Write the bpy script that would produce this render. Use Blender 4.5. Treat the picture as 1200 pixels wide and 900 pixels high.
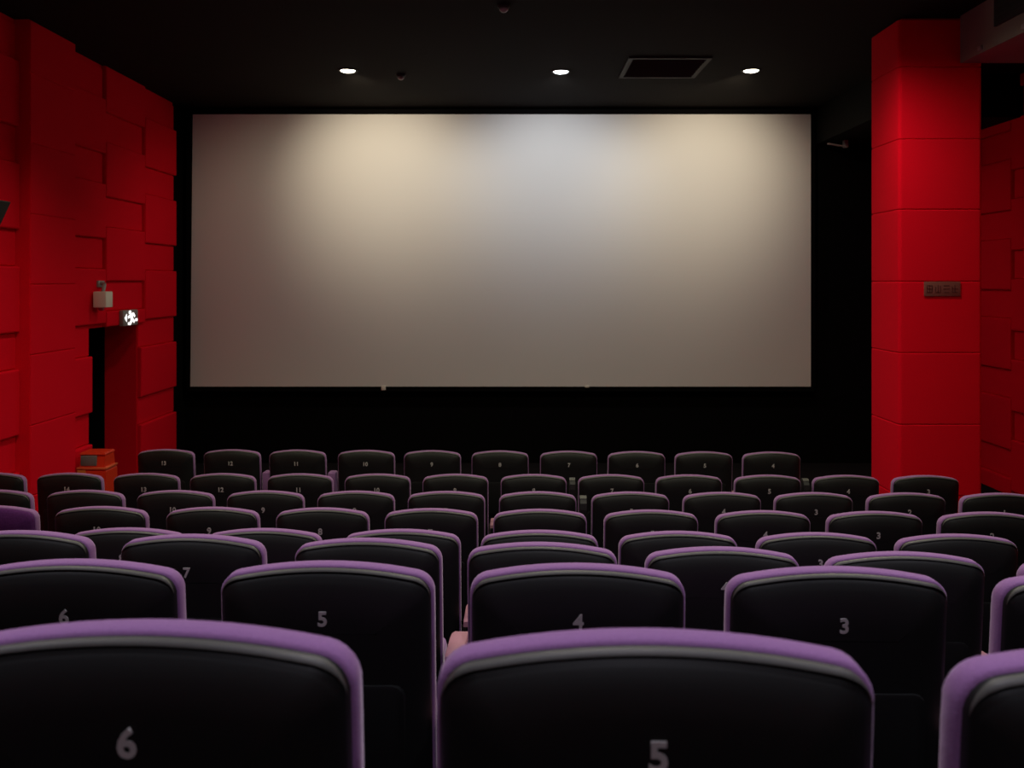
import bpy, bmesh, math, random
from mathutils import Vector, Matrix, Euler
for o in list(bpy.data.objects): bpy.data.objects.remove(o)
random.seed(4)
SC = bpy.context.scene
COL = SC.collection
CZ = 2.495            # eye height above the floor in front of the screen
CEIL = CZ + 2.37

# ------------------------------------------------------------------ camera
cd = bpy.data.cameras.new('camera'); cam = bpy.data.objects.new('camera', cd); COL.objects.link(cam)
cam.location = (0, 0, CZ); cam.rotation_euler = (math.pi/2, 0, 0)
cd.sensor_width = 36; cd.lens = 1061/1200*36; cd.shift_y = -0.1; cd.clip_start = .05
cd.dof.use_dof = True; cd.dof.focus_distance = 4.5; cd.dof.aperture_fstop = 5.6
SC.camera = cam
# ------------------------------------------------------------------ world, exposure
w = bpy.data.worlds.new('world'); SC.world = w; w.use_nodes = True
w.node_tree.nodes['Background'].inputs[0].default_value = (0, 0, 0, 1)
w.node_tree.nodes['Background'].inputs[1].default_value = 0
vs = SC.view_settings
vs.view_transform = 'Standard'; vs.look = 'None'; vs.gamma = 1; vs.use_curve_mapping = False
vs.exposure = 0.0
# lamps: (x, y, colour, watts) - the three near the screen, then those over the audience
SCREEN_LAMPS = [(-1.84, 10.15, (1, .86, .62), 122, -4, 56), (.55, 10.2, (.92, .97, 1), 78, 0, 54), (2.68, 10.15, (1, .86, .62), 122, 4, 38)]
SCREEN_SPOT = 80
HOUSE_LAMPS = [(x, y, c, p, a) for y, p, c, a in ((-.6, 85, (.88, .84, 1), 95), (1.3, 92, (.90, .86, 1), 104), (3.2, 82, (1, .92, .86), 116), (5.1, 85, (1, .94, .70), 132), (7.0, 95, (1, .94, .64), 138)) for x in (-2.5, .2, 2.4)]
HOUSE_LAMPS[-1] = (2.4, 7.0, (1, .94, .64), 125, 164)   # beside the pillar, cone widened and power raised to brighten it
HOUSE_LAMPS[-3] = (-2.5, 7.0, (1, .94, .64), 95, 130)

# ------------------------------------------------------------------ materials
def mat(name, col, rough=.8, noise=0, scale=200, bump=0, metal=0, spec=.5, emit=None, sheen=0, sheen_col=(1, 1, 1)):
    m = bpy.data.materials.new(name); m.use_nodes = True
    nt = m.node_tree; b = nt.nodes['Principled BSDF']
    b.inputs['Base Color'].default_value = (*col, 1); b.inputs['Roughness'].default_value = rough
    b.inputs['Metallic'].default_value = metal; b.inputs['Specular IOR Level'].default_value = spec
    if sheen:
        b.inputs['Sheen Weight'].default_value = sheen; b.inputs['Sheen Roughness'].default_value = .4
        b.inputs['Sheen Tint'].default_value = (*sheen_col, 1)
    if emit:
        b.inputs['Emission Color'].default_value = (*emit[0], 1); b.inputs['Emission Strength'].default_value = emit[1]
    if noise or bump:
        tc = nt.nodes.new('ShaderNodeTexCoord'); n = nt.nodes.new('ShaderNodeTexNoise')
        n.inputs['Scale'].default_value = scale; n.inputs['Detail'].default_value = 3
        nt.links.new(tc.outputs['Object'], n.inputs['Vector'])
        if noise:
            r = nt.nodes.new('ShaderNodeMapRange'); r.inputs[3].default_value = 1-noise; r.inputs[4].default_value = 1+noise
            mx = nt.nodes.new('ShaderNodeMix'); mx.data_type = 'RGBA'; mx.blend_type = 'MULTIPLY'; mx.inputs[0].default_value = 1
            nt.links.new(n.outputs['Fac'], r.inputs[0]); mx.inputs[6].default_value = (*col, 1)
            nt.links.new(r.outputs[0], mx.inputs[7]); nt.links.new(mx.outputs[2], b.inputs['Base Color'])
        if bump:
            bp = nt.nodes.new('ShaderNodeBump'); bp.inputs['Strength'].default_value = bump; bp.inputs['Distance'].default_value = .002
            nt.links.new(n.outputs['Fac'], bp.inputs['Height']); nt.links.new(bp.outputs[0], b.inputs['Normal'])
    return m
M = dict(
    purple=mat('purple_fabric', (.29, .143, .345), .9, .18, 260, .35, spec=.2, sheen=.35, sheen_col=(1, .9, 1)),
    shell=mat('black_shell_plastic', (.008, .009, .009), .5, spec=.25),
    sheen_and_pad=mat('grey_sheen_and_pad', (.07, .07, .065), .5, spec=.4),  # grey of the painted sheen strip; also colours the upright armrest pads
    pad=mat('mauve_armrest_pad', (.40, .19, .25), .7, .1, 120, .1, spec=.3),
    frame=mat('black_seat_frame', (.007, .007, .008), .6),
    digit=mat('white_number_paint', (.48, .48, .47), .7),
    red=mat('red_wall_fabric', (.80, .002, .018), .95, .1, 90, .25, spec=.08),
    deep_purple=mat('deep_purple_weave', (.09, .022, .12), .95, .35, 90, .5, spec=.1),
    screen=mat('screen_fabric', (.72, .71, .70), .95, .02, 300, spec=.05),
    black=mat('black_wall_cloth', (.0035, .0033, .0035), .95, .2, 60, .2, spec=.05),
    ceil=mat('black_ceiling_paint', (.010, .008, .007), .9, .15, 30, .1, spec=.1),
    floor=mat('dark_carpet', (.012, .010, .012), .97, .3, 180, .4, spec=.05),
    duct=mat('grey_green_duct_metal', (.22, .22, .18), .6, .1, 8, spec=.3),
    dark=mat('dark_grille', (.008, .008, .008), .7),
    white=mat('white_plastic', (.80, .76, .68), .5),
    grey=mat('grey_metal', (.3, .3, .3), .4, metal=.3),
    lens=mat('lamp_lens_warm', (.9, .85, .7), .4, emit=((1, .92, .74), 14)),
    lensc=mat('lamp_lens_cool', (.9, .9, .9), .4, emit=((.95, .98, 1), 14)),
    sign=mat('exit_sign_lit', (.8, .8, .8), .5, emit=((1, .96, .95), 1.3)),
    orange=mat('orange_red_paint', (.75, .04, .012), .4, .06, 20),
    amber=mat('amber_sticker', (.75, .22, .04), .5),
    window=mat('grey_window', (.16, .17, .18), .25),
    plaque=mat('brown_grey_plaque', (.20, .065, .06), .45, .1, 60),
    plaque_ink=mat('plaque_lettering', (.10, .02, .022), .6),
)

# ------------------------------------------------------------------ helpers
def link(name, me, m, parent=None, loc=(0, 0, 0), rot=(0, 0, 0)):
    if m and not me.materials: me.materials.append(m)
    o = bpy.data.objects.new(name, me); COL.objects.link(o)
    if m and me.materials[0] != m: o.material_slots[0].link = 'OBJECT'; o.material_slots[0].material = m
    o.location = loc; o.rotation_euler = rot
    if parent: o.parent = parent
    return o
def tag(o, label=None, cat=None, group=None, kind=None):
    if label: o['label'] = label
    if cat: o['category'] = cat
    if group: o['group'] = group
    if kind: o['kind'] = kind
    return o
def thing(name, label, cat, loc, rz=0, group=None):
    o = bpy.data.objects.new(name, None); COL.objects.link(o)
    o.empty_display_size = .1; o.location = loc; o.rotation_euler = (0, 0, rz)
    return tag(o, label, cat, group)
def mesh(name, bm, smooth=False, angle=None):
    bmesh.ops.recalc_face_normals(bm, faces=bm.faces)
    me = bpy.data.meshes.new(name); bm.to_mesh(me); bm.free()
    if smooth: me.polygons.foreach_set('use_smooth', [True]*len(me.polygons))
    if angle: 
        me.polygons.foreach_set('use_smooth', [True]*len(me.polygons)); me.set_sharp_from_angle(angle=math.radians(angle))
    me.update(); return me
def box(bm, x0, x1, y0, y1, z0, z1, bev=0, seg=2, mx=None):
    r = bmesh.ops.create_cube(bm, size=1)['verts']
    bmesh.ops.scale(bm, vec=(x1-x0, y1-y0, z1-z0), verts=r)
    bmesh.ops.translate(bm, vec=((x0+x1)/2, (y0+y1)/2, (z0+z1)/2), verts=r)
    vs_ = list(r)
    if bev:
        es = list({e for v in r for e in v.link_edges})
        g = bmesh.ops.bevel(bm, geom=es, offset=bev, segments=seg, profile=.5, affect='EDGES')
        vs_ = list({v for f in g['faces'] for v in f.verts} | {v for v in r if v.is_valid})
    if mx: bmesh.ops.transform(bm, matrix=mx, verts=vs_)
    return vs_
def boxmesh(name, *a, bev=0, seg=2, **k):
    bm = bmesh.new(); box(bm, *a, bev=bev, seg=seg, **k); return mesh(name, bm, angle=40 if bev else None)
def loft(bm, rings, cap0=True, cap1=True, close=True):
    R = [[bm.verts.new(p) for p in r] for r in rings]
    n = len(R[0])
    for a, b in zip(R, R[1:]):
        for i in range(n if close else n-1):
            j = (i+1) % n
            bm.faces.new((a[i], a[j], b[j], b[i]))
    if cap0: bm.faces.new(R[0])
    if cap1: bm.faces.new(R[-1][::-1])
    return R
def tube(bm, pts, r, n=8, close=False):
    pts = [Vector(p) for p in pts]; rings = []
    for i, p in enumerate(pts):
        a = pts[max(i-1, 0)]; b = pts[min(i+1, len(pts)-1)]
        t = (b-a).normalized(); u = t.orthogonal().normalized()
        if abs(t.y) < .9: u = (Vector((0, 1, 0)) - t*t.y).normalized()
        v = t.cross(u)
        rings.append([p+u*(r*math.cos(k*math.tau/n))+v*(r*math.sin(k*math.tau/n)) for k in range(n)])
    loft(bm, rings)
def disc_loft(bm, prof, n=20, c=(0, 0, 0)):
    loft(bm, [[(c[0]+r*math.cos(k*math.tau/n), c[1]+r*math.sin(k*math.tau/n), c[2]+z) for k in range(n)] for r, z in prof])
def txt(s, size, ext, bold=0):
    cu = bpy.data.curves.new('t', 'FONT'); cu.body = s; cu.size = size; cu.extrude = ext; cu.offset = bold
    cu.align_x = 'CENTER'; cu.align_y = 'CENTER'; cu.resolution_u = 3
    o = bpy.data.objects.new('t', cu); COL.objects.link(o)
    bpy.context.view_layer.update()
    me = bpy.data.meshes.new_from_object(o.evaluated_get(bpy.context.evaluated_depsgraph_get()))
    me.name = 'number'; bpy.data.objects.remove(o); bpy.data.curves.remove(cu); me.materials.clear()
    return me

# ------------------------------------------------------------------ seat rows (x, depth) measured for every seat
ROWS = [
 ('A', .0, [(-3.101, 8.086), (-2.504, 8.073), (-1.915, 8.059), (-1.300, 8.045), (-.709, 8.031), (-.106, 8.017), (.502, 8.003), (1.102, 7.989), (1.694, 7.975), (2.289, 7.962)], 13, 1.500),
 ('B', .0, [(-4.029, 6.993), (-3.424, 6.985), (-2.828, 6.977), (-2.235, 6.970), (-1.636, 6.962), (-1.037, 6.954), (-.436, 6.946), (.166, 6.938), (.762, 6.930), (1.357, 6.922), (1.959, 6.914), (2.557, 6.907), (3.163, 6.899)], 15, 1.480),
 ('C', .0, [(-3.420, 5.946), (-2.811, 5.938), (-2.214, 5.930), (-1.620, 5.921), (-1.024, 5.913), (-.430, 5.904), (.168, 5.896), (.773, 5.888), (1.369, 5.879), (1.964, 5.871), (2.564, 5.862), (3.170, 5.854)], 12, 1.372),
 ('D', .0, [(-2.862, 4.947), (-2.250, 4.931), (-1.635, 4.916), (-1.032, 4.901), (-.439, 4.886), (.151, 4.871), (.749, 4.855), (1.348, 4.840), (1.943, 4.825), (2.537, 4.810)], 11, 1.230),
 ('E', .0, [(-1.673, 3.908), (-1.078, 3.899), (-.476, 3.887), (.118, 3.872), (.712, 3.855), (1.298, 3.834), (1.885, 3.811)], 8, 1.070),
 ('F', .0, [(-1.735, 3.173), (-1.113, 3.126), (-.495, 3.078), (.100, 3.028), (.695, 2.975), (1.276, 2.921), (1.886, 2.866)], 8, .880),
 ('G', .0, [(-1.043, 2.135), (-.438, 2.121), (.153, 2.103), (.754, 2.079), (1.371, 2.049)], 6, .664),
 ('H', .0, [(-.437, 1.056), (.163, 1.027), (.750, .985)], 6, .408),
]
SEAT_H = .98
def floor_z(h): return CZ - h - SEAT_H

# ------------------------------------------------------------------ the room
XL, XR, YB, YF = -4.5, 5.84, -2.6, 12.45
# stepped floor, one profile along the room
steps = [(12.5, floor_z(1.515))]
prof = []
mean = lambda r: sum(p[1] for p in r[2])/len(r[2])
prev = None
pts = [(12.6, 0.0)]
zc = 0.0
for r in ROWS:
    z = max(floor_z(r[4]), 0); y = mean(r) - .40
    if r[0] == 'A': z = 0; 
    if z > zc+1e-4:
        pass
    if prev is not None:
        pts += [(prev, zc), (prev, z)]
    elif z > zc: pts += [(y+1.2, zc), (y+1.2, z)]
    zc = z; prev = y
pts += [(prev, zc), (prev, zc+.27), (YB-.2, zc+.27)]
bm = bmesh.new()
lo = [(x, -.3) for x in (YB-.2, 12.6)]
poly = pts + [(YB-.2, -.3), (12.6, -.3)]
loft(bm, [[(x, y, z) for y, z in poly] for x in (XL-.2, XR+.2)])
tag(link('floor', mesh('floor', bm), M['floor']), 'dark carpeted stepped floor under the seat rows', kind='structure')
tag(link('ceiling', boxmesh('ceiling', XL-.2, XR+.2, YB-.2, YF+.2, CEIL, CEIL+.2), M['ceil']), 'flat black ceiling over the auditorium', kind='structure')
tag(link('wall_front', boxmesh('wall_front', XL-1.6, XR+.2, YF, YF+.2, -.3, CEIL), M['black']), 'black wall behind and below the screen', kind='structure')
tag(link('wall_back', boxmesh('wall_back', XL-.2, XR+.2, YB-.2, YB, -.3, CEIL), M['red']), 'red rear wall behind the camera', kind='structure')
DY0, DY1, DZ = 9.6, 10.85, CZ-.50      # doorway
bm = bmesh.new()
for a in ((YB, DY0, -.3, CEIL), (DY1, 12.0, -.3, CEIL), (DY0, DY1, DZ, CEIL)):
    box(bm, XL-.2, XL, a[0], a[1], a[2], a[3])
wl = tag(link('wall_left', mesh('wall_left', bm), M['red']), 'red fabric-panelled left wall with a dark doorway', kind='structure')
wr = tag(link('wall_right', boxmesh('wall_right', XR, XR+.2, YB, YF, -.3, CEIL), M['red']), 'dim red fabric-panelled right wall behind the pillar', kind='structure')
tag(link('sheen_and_pad_1', boxmesh('sheen_and_pad_1', XL-.2, XL, 12.0, YF, -.3, CEIL), M['black']), 'black return between left wall and screen', kind='structure')
# door passage: red side walls, black depth
bm = bmesh.new()
box(bm, XL-.38, XL-.2, DY1, DY1+.1, 0, DZ); box(bm, XL-.38, XL-.2, DY0-.1, DY0, 0, DZ)
box(bm, XL-.38, XL-.2, DY0-.1, DY1+.1, DZ, DZ+.1)
door = tag(link('door_1', mesh('door_1', bm), M['red']), 'dark red doorway in the left wall under the exit sign', kind='structure')
bm = bmesh.new()
box(bm, XL-1.5, XL-1.4, DY0-.1, DY1+.1, 0, DZ); box(bm, XL-1.4, XL-.38, DY1, DY1+.1, 0, DZ); box(bm, XL-1.4, XL-.38, DY0-.1, DY0, 0, DZ)
box(bm, XL-1.4, XL-.38, DY0, DY1, DZ, DZ+.1); box(bm, XL-1.4, XL-.2, DY0, DY1, -.1, 0)
link('passage_lining', mesh('passage_lining', bm), M['black'], door)

# --- wall panels: padded, with chamfered edges; alike pieces share a mesh
PM = {}
def panel_mesh(wd, ht, pr, sign):
    k = (round(wd, 3), round(ht, 3), round(pr, 3), sign)
    if k not in PM:
        g = .004; c = min(.014, pr*.6); bm = bmesh.new()
        R = []
        for x, i in ((0, g), (pr-c, g), (pr-c*.3, g+c*.3), (pr, g+c)):
            R.append([(sign*x, a*(wd/2-i), b*(ht/2-i)) for a, b in ((-1, -1), (1, -1), (1, 1), (-1, 1))])
        loft(bm, R, cap0=False)
        PM[k] = mesh('acoustic_panel', bm)
    return PM[k]
def panel(parent, x, y0, y1, z0, z1, pr, sign):
    z0 = max(z0, .0); z1 = min(z1, CEIL)
    if z1-z0 < .05 or y1-y0 < .05: return
    link('acoustic_panel', panel_mesh(y1-y0, z1-z0, pr, sign), M['red'], parent, (x, (y0+y1)/2, (z0+z1)/2))
def column(parent, x, y0, y1, phase, sign, cut=None):
    for k in range(-2, 6):
        top = CZ + phase - .93*k
        for z0, z1, pr in ((top-.33, top, .018), (top-.93, top-.33, .058)):
            if z0 > CEIL or z1 < 0: continue
            a, b = y0, y1
            if cut and z1 <= DZ+.08: a, b = cut(y0, y1)
            elif cut and z0 < DZ:            # straddles the lintel
                if cut(y0, y1) != (y0, y1):
                    panel(parent, x, *cut(y0, y1), z0, DZ, pr, sign); z0 = DZ
            panel(parent, x, a, b, z0, z1, pr, sign)
P1, P2 = 1.40, .935
left_of_door = lambda a, b: (a, min(b, DY0)); right_of_door = lambda a, b: (b, b); beside_door = lambda a, b: (DY1+.004, b)
column(wl, XL, 4.18, 5.18, P2, 1); column(wl, XL, 5.18, 6.18, P1, 1)
column(wl, XL, 6.18, 7.18, P2, 1); column(wl, XL, 7.18, 8.18, P1, 1)
column(wl, XL, 9.03, 9.92, P1, 1, left_of_door); column(wl, XL, 9.92, 10.98, P2, 1, right_of_door)
column(wl, XL, 10.98, 12.0, P1, 1, beside_door)
# the flat pilaster on the left wall
pil = tag(link('pilaster', boxmesh('pilaster', XL, XL+.138, 8.18, 9.03, 0, CEIL), M['red'], wl))
for k in range(8):
    panel(wl, XL+.138, 8.18, 9.03, -.09+.64*k, .55+.64*k, .012, 1)
for y0, ph in ((10.5, -.10), (9.5, -.57), (8.5, -.10), (7.5, -.57), (6.5, -.10)):
    column(wr, XR, y0, y0+1.0, ph+.93*2, -1)
column(wr, XR, 11.5, 12.4, -.57+.93*2, -1)

# ------------------------------------------------------------------ screen
sc = thing('projection_screen', 'large grey-white blank projection screen lit by three downlights', 'screen', (0, 12.3, CZ))
bm = bmesh.new()
q = [(-4.37, -1.426), (4.06, -1.426), (4.06, 2.272), (-4.338, 2.272)]
loft(bm, [[(x, y, z) for x, z in q] for y in (0, .012)])
link('screen_fabric', mesh('screen_fabric', bm), M['screen'], sc)
bm = bmesh.new()
for a in ((-4.42, 4.11, -1.49, -1.42), (-4.42, 4.11, 2.266, 2.34), (-4.43, -4.36, -1.42, 2.27), (4.055, 4.12, -1.42, 2.27)):
    box(bm, a[0], a[1], .013, .10, a[2], a[3])
link('screen_frame', mesh('screen_frame', bm), M['black'], sc)
for x in (-1.745, 1.02):
    bm = bmesh.new(); box(bm, x-.03, x+.03, -.012, .013, -1.475 if x < 0 else -1.44, -1.41, .008)
    tag(link('screen_clip', mesh('screen_clip', bm, angle=40), M['white'], sc), 'small white clip on the lower screen edge')

# ------------------------------------------------------------------ pillar
pf, pb, px0, px1 = 8.1, 8.74, 3.46, 4.21
pl = tag(link('pillar', boxmesh('pillar', px0+.05, px1-.05, pf+.05, pb-.05, 0, CEIL), M['red']), 'square pillar wrapped in bright red padded panels', kind='structure')
def rrect(x0, x1, y0, y1, r, z, n=6):
    out = []
    for cx, cy, a0 in ((x1-r, y1-r, 0), (x0+r, y1-r, 90), (x0+r, y0+r, 180), (x1-r, y0+r, 270)):
        for k in range(n+1):
            a = math.radians(a0+90*k/n); out.append((cx+r*math.cos(a), cy+r*math.sin(a), z))
    return out
zs = [CEIL-.02, CZ+1.924, CZ+1.275, CZ+.645, CZ+.0, CZ-.638, CZ-1.28, CZ-1.92, 0]
for z1, z0 in zip(zs, zs[1:]):
    bm = bmesh.new(); R = []
    for z, i in ((z0+.001, .008), (z0+.004, .003), (z0+.010, 0), (z1-.010, 0), (z1-.004, .003), (z1-.001, .008)):
        R.append(rrect(px0+i, px1-i, pf+i, pb-i, .035, z))
    loft(bm, R)
    link('padded_panel', mesh('padded_panel', bm, angle=20), M['red'], pl)
sg = thing('wall_sign', 'small brownish plaque with worn lettering on the red pillar', 'sign', (3.845, pf, CZ-.066))
link('plate', boxmesh('plate', -.163, .163, -.014, 0, -.066, .066, bev=.006), M['plaque'], sg)
bm = bmesh.new()
for gx in (-.115, -.04, .035, .11):          # worn, unreadable block characters
    for a in ((-.026, .026, .026, .033), (-.028, .028, -.003, .004), (-.022, .024, -.034, -.027), (-.004, .004, -.034, .036), (-.026, -.019, -.03, .02), (.018, .025, -.026, .03)):
        if random.random() < .8: box(bm, gx+a[0], gx+a[1], -.016, -.0135, a[2], a[3])
link('lettering', mesh('lettering', bm), M['plaque_ink'], sg)

# ------------------------------------------------------------------ ducts
du = thing('ceiling_duct', 'grey-green boxed air duct running along the ceiling beside the pillar', 'duct', (4.0, 4.1, CZ+1.95))
link('duct_body', boxmesh('duct_body', 0, XR-4.0, -4.5, 3.98, 0, CEIL-CZ-1.95), M['duct'], du)
gr = link('vent_grille', boxmesh('vent_grille', -.02, 0, 2.0, 3.38, .155, .39), M['dark'], du)
for k in range(6):
    link('slat', boxmesh('slat', -.026, -.018, 2.03, 3.35, .175+.035*k, .185+.035*k), M['dark'], gr)
for y in (3.62, 2.95):
    bm = bmesh.new(); box(bm, -.022, 0, y-.03, y+.03, .02, .06, .006); tag(link('bracket', mesh('bracket', bm, angle=40), M['grey'], du), 'small light bracket')
bk = thing('bulkhead_duct', 'dark square duct under the ceiling right of the screen', 'duct', (4.14, 11.35, CZ+1.87))
link('duct_body', boxmesh('duct_body', 0, XR-4.14, -1.05, 1.1, 0, CEIL-CZ-1.87), mat('dark_duct_paint', (.0025, .0025, .0022), .8, spec=.1), bk)
bm = bmesh.new(); box(bm, .04, .28, .60, .65, -.05, -.03, .004, mx=Matrix.Rotation(.16, 4, 'Y')); box(bm, .24, .30, .59, .66, -.10, 0, .01)
link('hanging_bracket', mesh('hanging_bracket', bm, angle=40), M['grey'], bk)
# ceiling air vent
cv = thing('ceiling_vent', 'dark square air vent in the black ceiling above the screen', 'vent', (1.67, 10.0, CEIL))
bm = bmesh.new()
for a in ((-.44, -.39, -.47, .47), (.39, .44, -.47, .47), (-.39, .39, -.47, -.42), (-.39, .39, .42, .47)): box(bm, *a[:2], *a[2:], -.02, 0)
link('vent_frame', mesh('vent_frame', bm), mat('vent_frame_paint', (.009, .008, .007), .7), cv)
for k in range(7): link('louvre', boxmesh('louvre', -.38, .38, -.006, .006, -.03, .03), M['dark'], cv, (0, -.34+.113*k, -.01), (math.radians(50), 0, 0))
# sprinkler heads
def sprinkler(x, y, label):
    s = thing('smoke_detector', label, 'detector', (x, y, CEIL), group=None)
    bm = bmesh.new(); disc_loft(bm, [(.055, 0), (.055, -.02), (.045, -.03)], 16); link('base', mesh('base', bm, angle=40), M['dark'], s)
    bm = bmesh.new(); disc_loft(bm, [(.035, -.03), (.038, -.045), (.022, -.062), (.004, -.066)], 16); link('sensor', mesh('sensor', bm, angle=40), M['grey'], s)
sprinkler(-1.27, 10.35, 'small grey ceiling detector between the left and middle downlights')
sprinkler(-.07, 7.75, 'small grey ceiling detector at the top edge of view')

# ------------------------------------------------------------------ lamps
def downlight(x, y, colr, power, label, group, lens, tilt, size, blend, r=.085, wide=0, yaw=0):
    d = thing('downlight', label, 'light', (x, y, CEIL), group=group)
    bm = bmesh.new(); n = 24
    loft(bm, [[(q*math.cos(k*math.tau/n), q*math.sin(k*math.tau/n), z) for k in range(n)] for q, z in ((r+.028, 0), (r+.026, -.008), (r+.006, -.012), (r, 0))], False, False)
    link('trim_ring', mesh('trim_ring', bm, angle=40), M['dark'], d)
    bm = bmesh.new(); disc_loft(bm, [(r-.002, 0), (r-.006, -.010), (r*.7, -.018), (r*.3, -.022)], n)
    link('lens', mesh('lens', bm, angle=60), lens, d)
    li = bpy.data.lights.new('bulb', 'SPOT'); li.energy = power; li.color = colr; li.spot_size = math.radians(size); li.spot_blend = blend
    li.shadow_soft_size = .06
    lo_ = bpy.data.objects.new('bulb', li); COL.objects.link(lo_); lo_.parent = d; lo_.location = (0, 0, -.09); lo_.rotation_euler = (math.radians(tilt), 0, math.radians(yaw))
    if wide:
        l2 = li.copy(); l2.name = 'bulb_spill'; l2.energy = wide; l2.spot_size = math.radians(156); l2.spot_blend = .6
        o2 = bpy.data.objects.new('bulb_spill', l2); COL.objects.link(o2); o2.parent = d; o2.location = (0, 0, -.09); o2.rotation_euler = (math.radians(26), 0, 0)
    return d
names = ['left warm round ceiling downlight shining on the screen', 'middle cool white ceiling downlight shining on the screen', 'right warm round ceiling downlight shining on the screen']
for (x, y, c, p, yaw, spill), nm in zip(SCREEN_LAMPS, names):
    downlight(x, y, c, p, nm, 'downlights before the screen', M['lensc'] if 'cool' in nm else M['lens'], 69, SCREEN_SPOT, 1, wide=spill, yaw=yaw)
for x, y, c, p, a in HOUSE_LAMPS:
    downlight(x, y, c, p, 'round ceiling downlight over the audience seats', 'downlights over the audience', M['lens'], 0, a, .7)

# ------------------------------------------------------------------ left wall fittings
wb = thing('wall_box', 'small white square box hanging from a wall bracket left of the doorway', 'fixture', (XL+.06, 9.63, CZ-.19))
link('housing', boxmesh('housing', .02, .16, -.085, .085, -.085, .085, bev=.012), M['white'], wb)
bm = bmesh.new(); tube(bm, [(0, .1, .17), (.06, .1, .165), (.09, .03, .15), (.09, 0, .08)], .02); box(bm, -.01, .02, .05, .2, .13, .2, .005)
link('bracket', mesh('bracket', bm, angle=40), M['grey'], wb)
bm = bmesh.new(); box(bm, .03, .08, .01, .06, -.12, -.08, .01); link('tail_fitting', mesh('tail_fitting', bm, angle=40), mat('pinkish_plastic', (.5, .1, .12), .5), wb)

ex = thing('exit_sign', 'lit white exit sign above the doorway in the left wall', 'sign', (XL+.06, 10.43, CZ-.415))
link('sign_case', boxmesh('sign_case', 0, .05, -.20, .20, -.09, .09, bev=.008), M['grey'], ex)
bm = bmesh.new()
X0, X1 = .0495, .056
def lbar(p, q_, t):
    p = Vector((0, *p)); q_ = Vector((0, *q_)); d = (q_-p); n = Vector((0, -d.z, d.y)).normalized()*t/2
    loft(bm, [[(x, *(v.yz)) for v in (p-n, q_-n, q_+n, p+n)] for x in (X0, X1)])
for p, q_, t in (((-.01, .03), (.03, -.02), .05), ((.03, -.02), (.09, -.05), .032), ((.03, -.02), (-.03, -.07), .032), ((-.03, -.07), (-.08, -.065), .028),
                 ((0, .03), (-.08, .005), .026), ((0, .03), (.06, .045), .026), ((.06, .045), (.1, .01), .026), ((.12, -.03), (.17, -.03), .03)):
    lbar(p, q_, t)
loft(bm, [[(x, -.03+.028*math.cos(k*math.tau/12), .062+.022*math.sin(k*math.tau/12)) for k in range(12)] for x in (X0, X1)])
loft(bm, [[(x, y, z) for y, z in ((-.17, -.0), (-.12, .045), (-.12, -.045))] for x in (X0, X1)])
tag(link('running_figure', mesh('running_figure', bm), M['sign'], ex), 'glowing white running figure and arrow')

sp = thing('wall_speaker', 'black wedge speaker jutting from the left wall at the picture edge', 'speaker', (XL+.06, 7.02, CZ+.55))
bm = bmesh.new()
loft(bm, [[(.04, y, .11), (.455, y, .085), (.36, y, -.12), (.1, y, -.16), (.04, y, -.1)] for y in (-.19, .19)])
bmesh.ops.bevel(bm, geom=list(bm.edges), offset=.008, segments=1, affect='EDGES')
link('cabinet', mesh('cabinet', bm), M['dark'], sp)
link('wall_bracket', boxmesh('wall_bracket', -.002, .06, -.05, .05, -.08, .06, bev=.005), M['dark'], sp)

fb = thing('extinguisher_box', 'orange-red box with a grey window standing by the doorway', 'box', (-4.235, 9.25, 0))
bm = bmesh.new()
loft(bm, [[(x, y, z) for x, y in ((-a, -b), (a, -b), (a, b), (-a, b))] for a, b, z in ((.145, .13, 0), (.15, .135, .02), (.145, .13, .58), (.12, .11, .62))])
link('body', mesh('body', bm), M['orange'], fb)
bm = bmesh.new()
loft(bm, [[(x, y, z) for x, y in ((-a, -b), (a, -b), (a, b), (-a, b))] for a, b, z in ((.125, .12, .622), (.125, .10, .735), (.13, .115, .75), (.12, .105, .768))])
hood = link('hood', mesh('hood', bm), M['orange'], fb)
bm = bmesh.new(); box(bm, -.115, .045, -.125, -.10, .635, .738, .006, mx=None)
link('window', mesh('window', bm, angle=40), M['window'], hood)
link('rim', boxmesh('rim', -.15, .152, -.14, .135, .60, .622, bev=.006), mat('orange_rim', (.7, .12, .05), .4), fb)
link('sticker', boxmesh('sticker', -.14, -.06, -.139, -.128, .53, .595), M['amber'], fb)

# ------------------------------------------------------------------ cinema seats
def outline(ins, drop=0):
    """Back outline in (u, v): straight sides, rounded shoulders, shallow arched top."""
    hw = .253-ins; r = .05-ins*.4; sag = .026; top = -ins; bot = -.62+ins
    pts = [(hw-.004, bot)]
    pts += [(hw, bot+.1), (hw, bot+.25), (hw, top-sag-r-.02)]
    cx, cy = hw-r, top-sag-r+.006
    for k in range(0, 6):
        a = math.radians(8+70*k/5); pts.append((cx+r*math.cos(a)-r*(math.cos(math.radians(8))-1)*0, cy+r*math.sin(a)))
    x1, y1 = pts[-1]
    for k in range(1, 8):
        u = x1*(1-k/7*1.0); pts.append((u, top-(top-y1)*(u/x1)**2))
    left = [(-u, v) for u, v in pts[:-1]][::-1]
    return pts+left
RC = math.radians(5)      # recline: the top leans back towards the viewer
def place(u, v, wd):       # v down from the top along the back, wd towards the screen
    return (u, wd*math.cos(RC)-v*math.sin(RC), SEAT_H+v*math.cos(RC)-.004+wd*math.sin(RC)*.0)
def back_mesh(name, layers, smooth=45):
    bm = bmesh.new(); loft(bm, [[place(u, v, wd) for u, v in outline(ins)] for wd, ins in layers]); return mesh(name, bm, angle=smooth)
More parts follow.
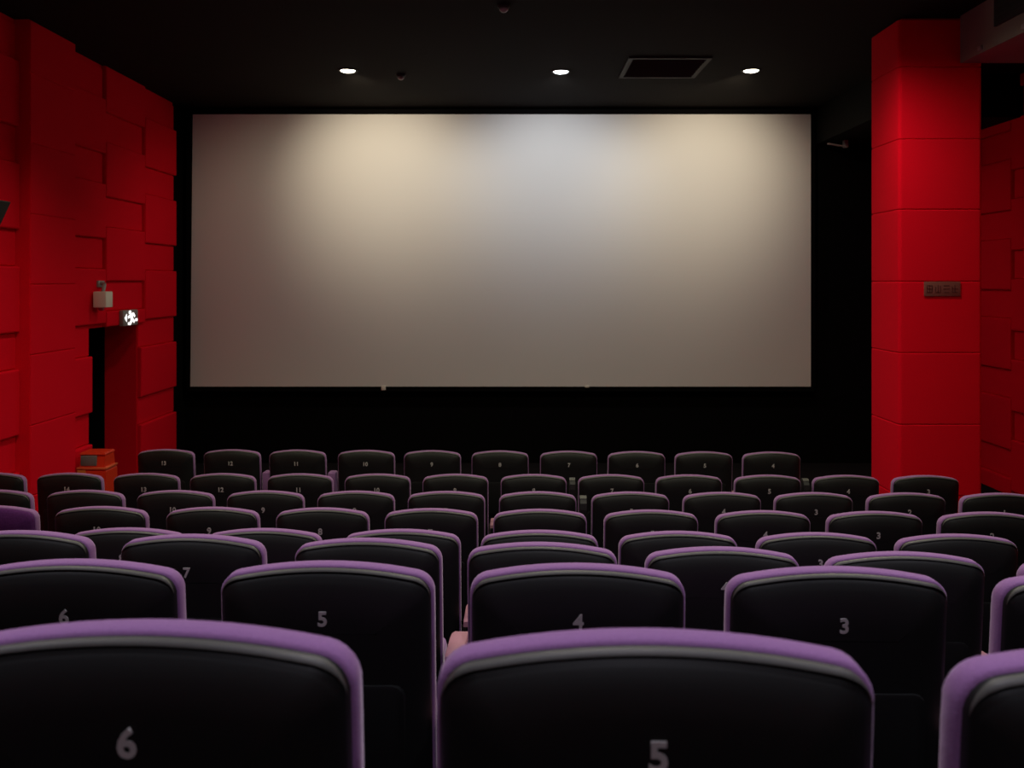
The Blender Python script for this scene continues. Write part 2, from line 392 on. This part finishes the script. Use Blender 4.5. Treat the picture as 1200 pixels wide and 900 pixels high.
me_shell = back_mesh('back_shell', [(-.038, .13), (-.037, .10), (-.033, .072), (-.025, .044), (-.014, .022), (-.004, .010), (.004, .006), (.022, .006)])
me_cush = back_mesh('back_cushion', [(.012, .012), (.014, .004), (.018, 0), (.05, 0), (.061, .004), (.068, .014), (.073, .035), (.082, .09)], 60)
bm = bmesh.new();  # grey strip along the shell's top edge, modelled in place of sheen
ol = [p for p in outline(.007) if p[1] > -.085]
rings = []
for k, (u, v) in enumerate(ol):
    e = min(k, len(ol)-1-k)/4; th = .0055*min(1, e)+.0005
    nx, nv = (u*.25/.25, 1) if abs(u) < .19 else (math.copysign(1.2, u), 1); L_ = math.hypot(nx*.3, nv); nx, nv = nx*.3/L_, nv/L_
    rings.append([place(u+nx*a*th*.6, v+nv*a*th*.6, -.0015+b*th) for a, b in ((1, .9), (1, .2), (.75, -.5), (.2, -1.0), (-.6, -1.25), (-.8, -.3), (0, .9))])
loft(bm, rings); me_sheen = mesh('edge_sheen', bm, angle=60)
bm = bmesh.new()           # shallow lower recess border on the shell
ru, rt, rb = .19, -.27, -.56
rc = []
for cx, cy, a0 in ((ru-.03, rt-.03, 0), (-ru+.03, rt-.03, 90), (-ru+.03, rb+.03, 180), (ru-.03, rb+.03, 270)):
    for k in range(4):
        a = math.radians(a0+30*k); rc.append((cx+.03*math.cos(a), cy+.03*math.sin(a)))
loft(bm, [[place(u*s, (v-(rt+rb)/2)*s+(rt+rb)/2, wd) for u, v in rc] for s, wd in ((1, -.03), (.985, -.043), (.94, -.045))], cap0=False)
me_low = mesh('lower_pad', bm, angle=50)
bm = bmesh.new()           # folded-up seat
mxs = Matrix.Translation((0, .13, .44)) @ Matrix.Rotation(math.radians(6), 4, 'X')
box(bm, -.215, .215, -.02, .40, -.115, -.02, .03, 3, mxs); me_seat = mesh('seat_cushion', bm, angle=50)
bm = bmesh.new(); box(bm, -.205, .205, -.01, .385, -.14, -.112, .012, 2, mxs); me_pan = mesh('seat_pan', bm, angle=50)
# armrest with a curved front, seat-gap side frame, foot
def side_prof(pts_): 
    return pts_
bm = bmesh.new()
top = [(-.005, .592), (.01, .60), (.15, .60), (.20, .594), (.27, .572), (.34, .545), (.40, .515)]
loft(bm, [[(x*sx, y, z-dz) for x, dz in ((-.031, .004), (-.027, 0), (.027, 0), (.031, .004), (.031, .022), (-.031, .022)) for sx in (1,)] for y, z in top])
me_pad = mesh('armrest_pad', bm, angle=50)
bm = bmesh.new()
prof_ = [(.02, .54), (.02, .579), (.15, .579), (.20, .573), (.27, .551), (.34, .524), (.39, .495), (.33, .45), (.25, .42), (.23, .2), (.25, .0), (.05, .0), (.08, .2), (.09, .5)]
loft(bm, [[(x, y, z) for y, z in prof_] for x in (-.021, .021)]); me_side = mesh('side_frame', bm)
bm = bmesh.new(); n = 18
loft(bm, [[(q_*math.cos(k*math.tau/n), .47+q_*math.sin(k*math.tau/n), z) for k in range(n)] for q_, z in ((.03, .35), (.046, .37), (.046, .44), (.040, .44), (.038, .38), (.02, .36))], True, True)
box(bm, -.012, .012, .33, .44, .40, .46); me_cup = mesh('cup_holder', bm, angle=50)
me_foot = boxmesh('foot_plate', -.035, .035, .03, .27, 0, .012, bev=.004)
bm = bmesh.new()           # armrest folded upright between two backs
pr2 = [(.06, .55), (.02, .86), (.024, .90), (.045, .93), (.075, .935), (.105, .92), (.12, .88), (.15, .55)]
loft(bm, [[(x, y, z) for y, z in pr2] for x in (-.021, .021)]); me_up = mesh('raised_armrest', bm)
bm = bmesh.new()
loft(bm, [[(x, y+.0, z) for x in (-.022, .022) for y, z in ((a, b),)] + [(.022, c, d), (-.022, c, d)] for (a, b), (c, d) in
     (((.040, .929), (.044, .924)), ((.048, .940), (.052, .928)), ((.075, .943), (.073, .928)), ((.100, .934), (.096, .922)), ((.108, .924), (.1, .918)))])
me_upad = mesh('armrest_pad', bm, angle=60)

me_short = boxmesh('armrest', -.036, .036, .04, .16, .575, .77, bev=.015)
NUM = {}
def number(s):
    if s not in NUM: NUM[s] = txt(s, .048, .0012, .0013)
    return NUM[s]
ORD = ['', 'first', 'second', 'third', 'fourth', 'fifth', 'sixth', 'seventh', 'eighth', 'ninth', 'tenth', 'eleventh', 'twelfth', 'thirteenth']
RN = dict(A='the front row before the screen', B='the second row from the screen', C='the third row from the screen', D='the fourth row from the screen',
          E='the fifth row from the screen', F='the third nearest row', G='the second nearest row', H='the nearest row')
raised = {('B', 7), ('B', 10), ('C', 6)}
NV = Vector(place(0, -.115, -.0375))
rot_digit = (math.pi/2+RC, 0, 0)

def cinema_seat(row, i, x, y, z, rz, num, n):
    pos = 'leftmost' if i == 0 else 'rightmost' if i == n-1 else ORD[i+1]+' from left'
    bare = row == 'D' and i == 0
    if bare: lab = 'cinema seat showing a bare purple fabric back, leftmost in the fourth row from the screen'
    elif row in 'GH': lab = 'black cinema seat with purple edge marked %s, %s in %s' % (num, pos, RN[row])
    else: lab = 'black cinema seat with purple edge, %s in %s' % (pos, RN[row])
    t = thing('cinema_seat', lab, 'seat', (x, y, z), rz, 'seats in '+RN[row])
    link('back_cushion', me_cush, M['purple'], t)
    if bare: link('back_panel', me_shell, M['deep_purple'], t)
    else:
        sh = link('back_shell', me_shell, M['shell'], t)
        link('edge_sheen', me_sheen, M['sheen_and_pad'], sh)
        link('lower_pad', me_low, M['shell'], sh)
        tag(link('seat_number', number(num), M['digit'], sh, NV, rot_digit), 'pale number %s' % num)
    sc_ = link('seat_cushion', me_seat, M['purple'], t); link('seat_pan', me_pan, M['shell'], t)
    for s in ((-1, 1) if i == 0 else (1,)):
        gx = .299*s
        sf = link('side_frame', me_side, M['frame'], t, (gx, 0, 0)); link('foot_plate', me_foot, M['frame'], sf)
        if s == 1 and row == 'A' and i in (1, 2):
            tag(link('armrest', me_short, M['purple'], t, (gx, 0, 0)), 'stubby purple padded armrest')
        elif s == 1 and (row, i) in raised:
            ar = tag(link('armrest', me_up, M['frame'], t, (gx, 0, 0)), 'armrest folded upright'); link('armrest_pad', me_upad, M['sheen_and_pad'], ar)
        else:
            ar = link('armrest', me_pad, M['pad'], t, (gx, 0, 0)); link('cup_holder', me_cup, M['frame'], ar)
    return t
for row, _, seats, n0, h in ROWS:
    n = len(seats)
    for i, (x, y) in enumerate(seats):
        a = seats[max(i-1, 0)]; b = seats[min(i+1, n-1)]
        rz = math.atan2(b[1]-a[1], b[0]-a[0])
        zf = 0 if row == 'A' else max(floor_z(h), 0)
        t = cinema_seat(row, i, x, y, zf, rz*.6, str(n0-i), n)
        if row == 'A': t.location.z = floor_z(1.5)+.0 if floor_z(1.5) > 0 else 0
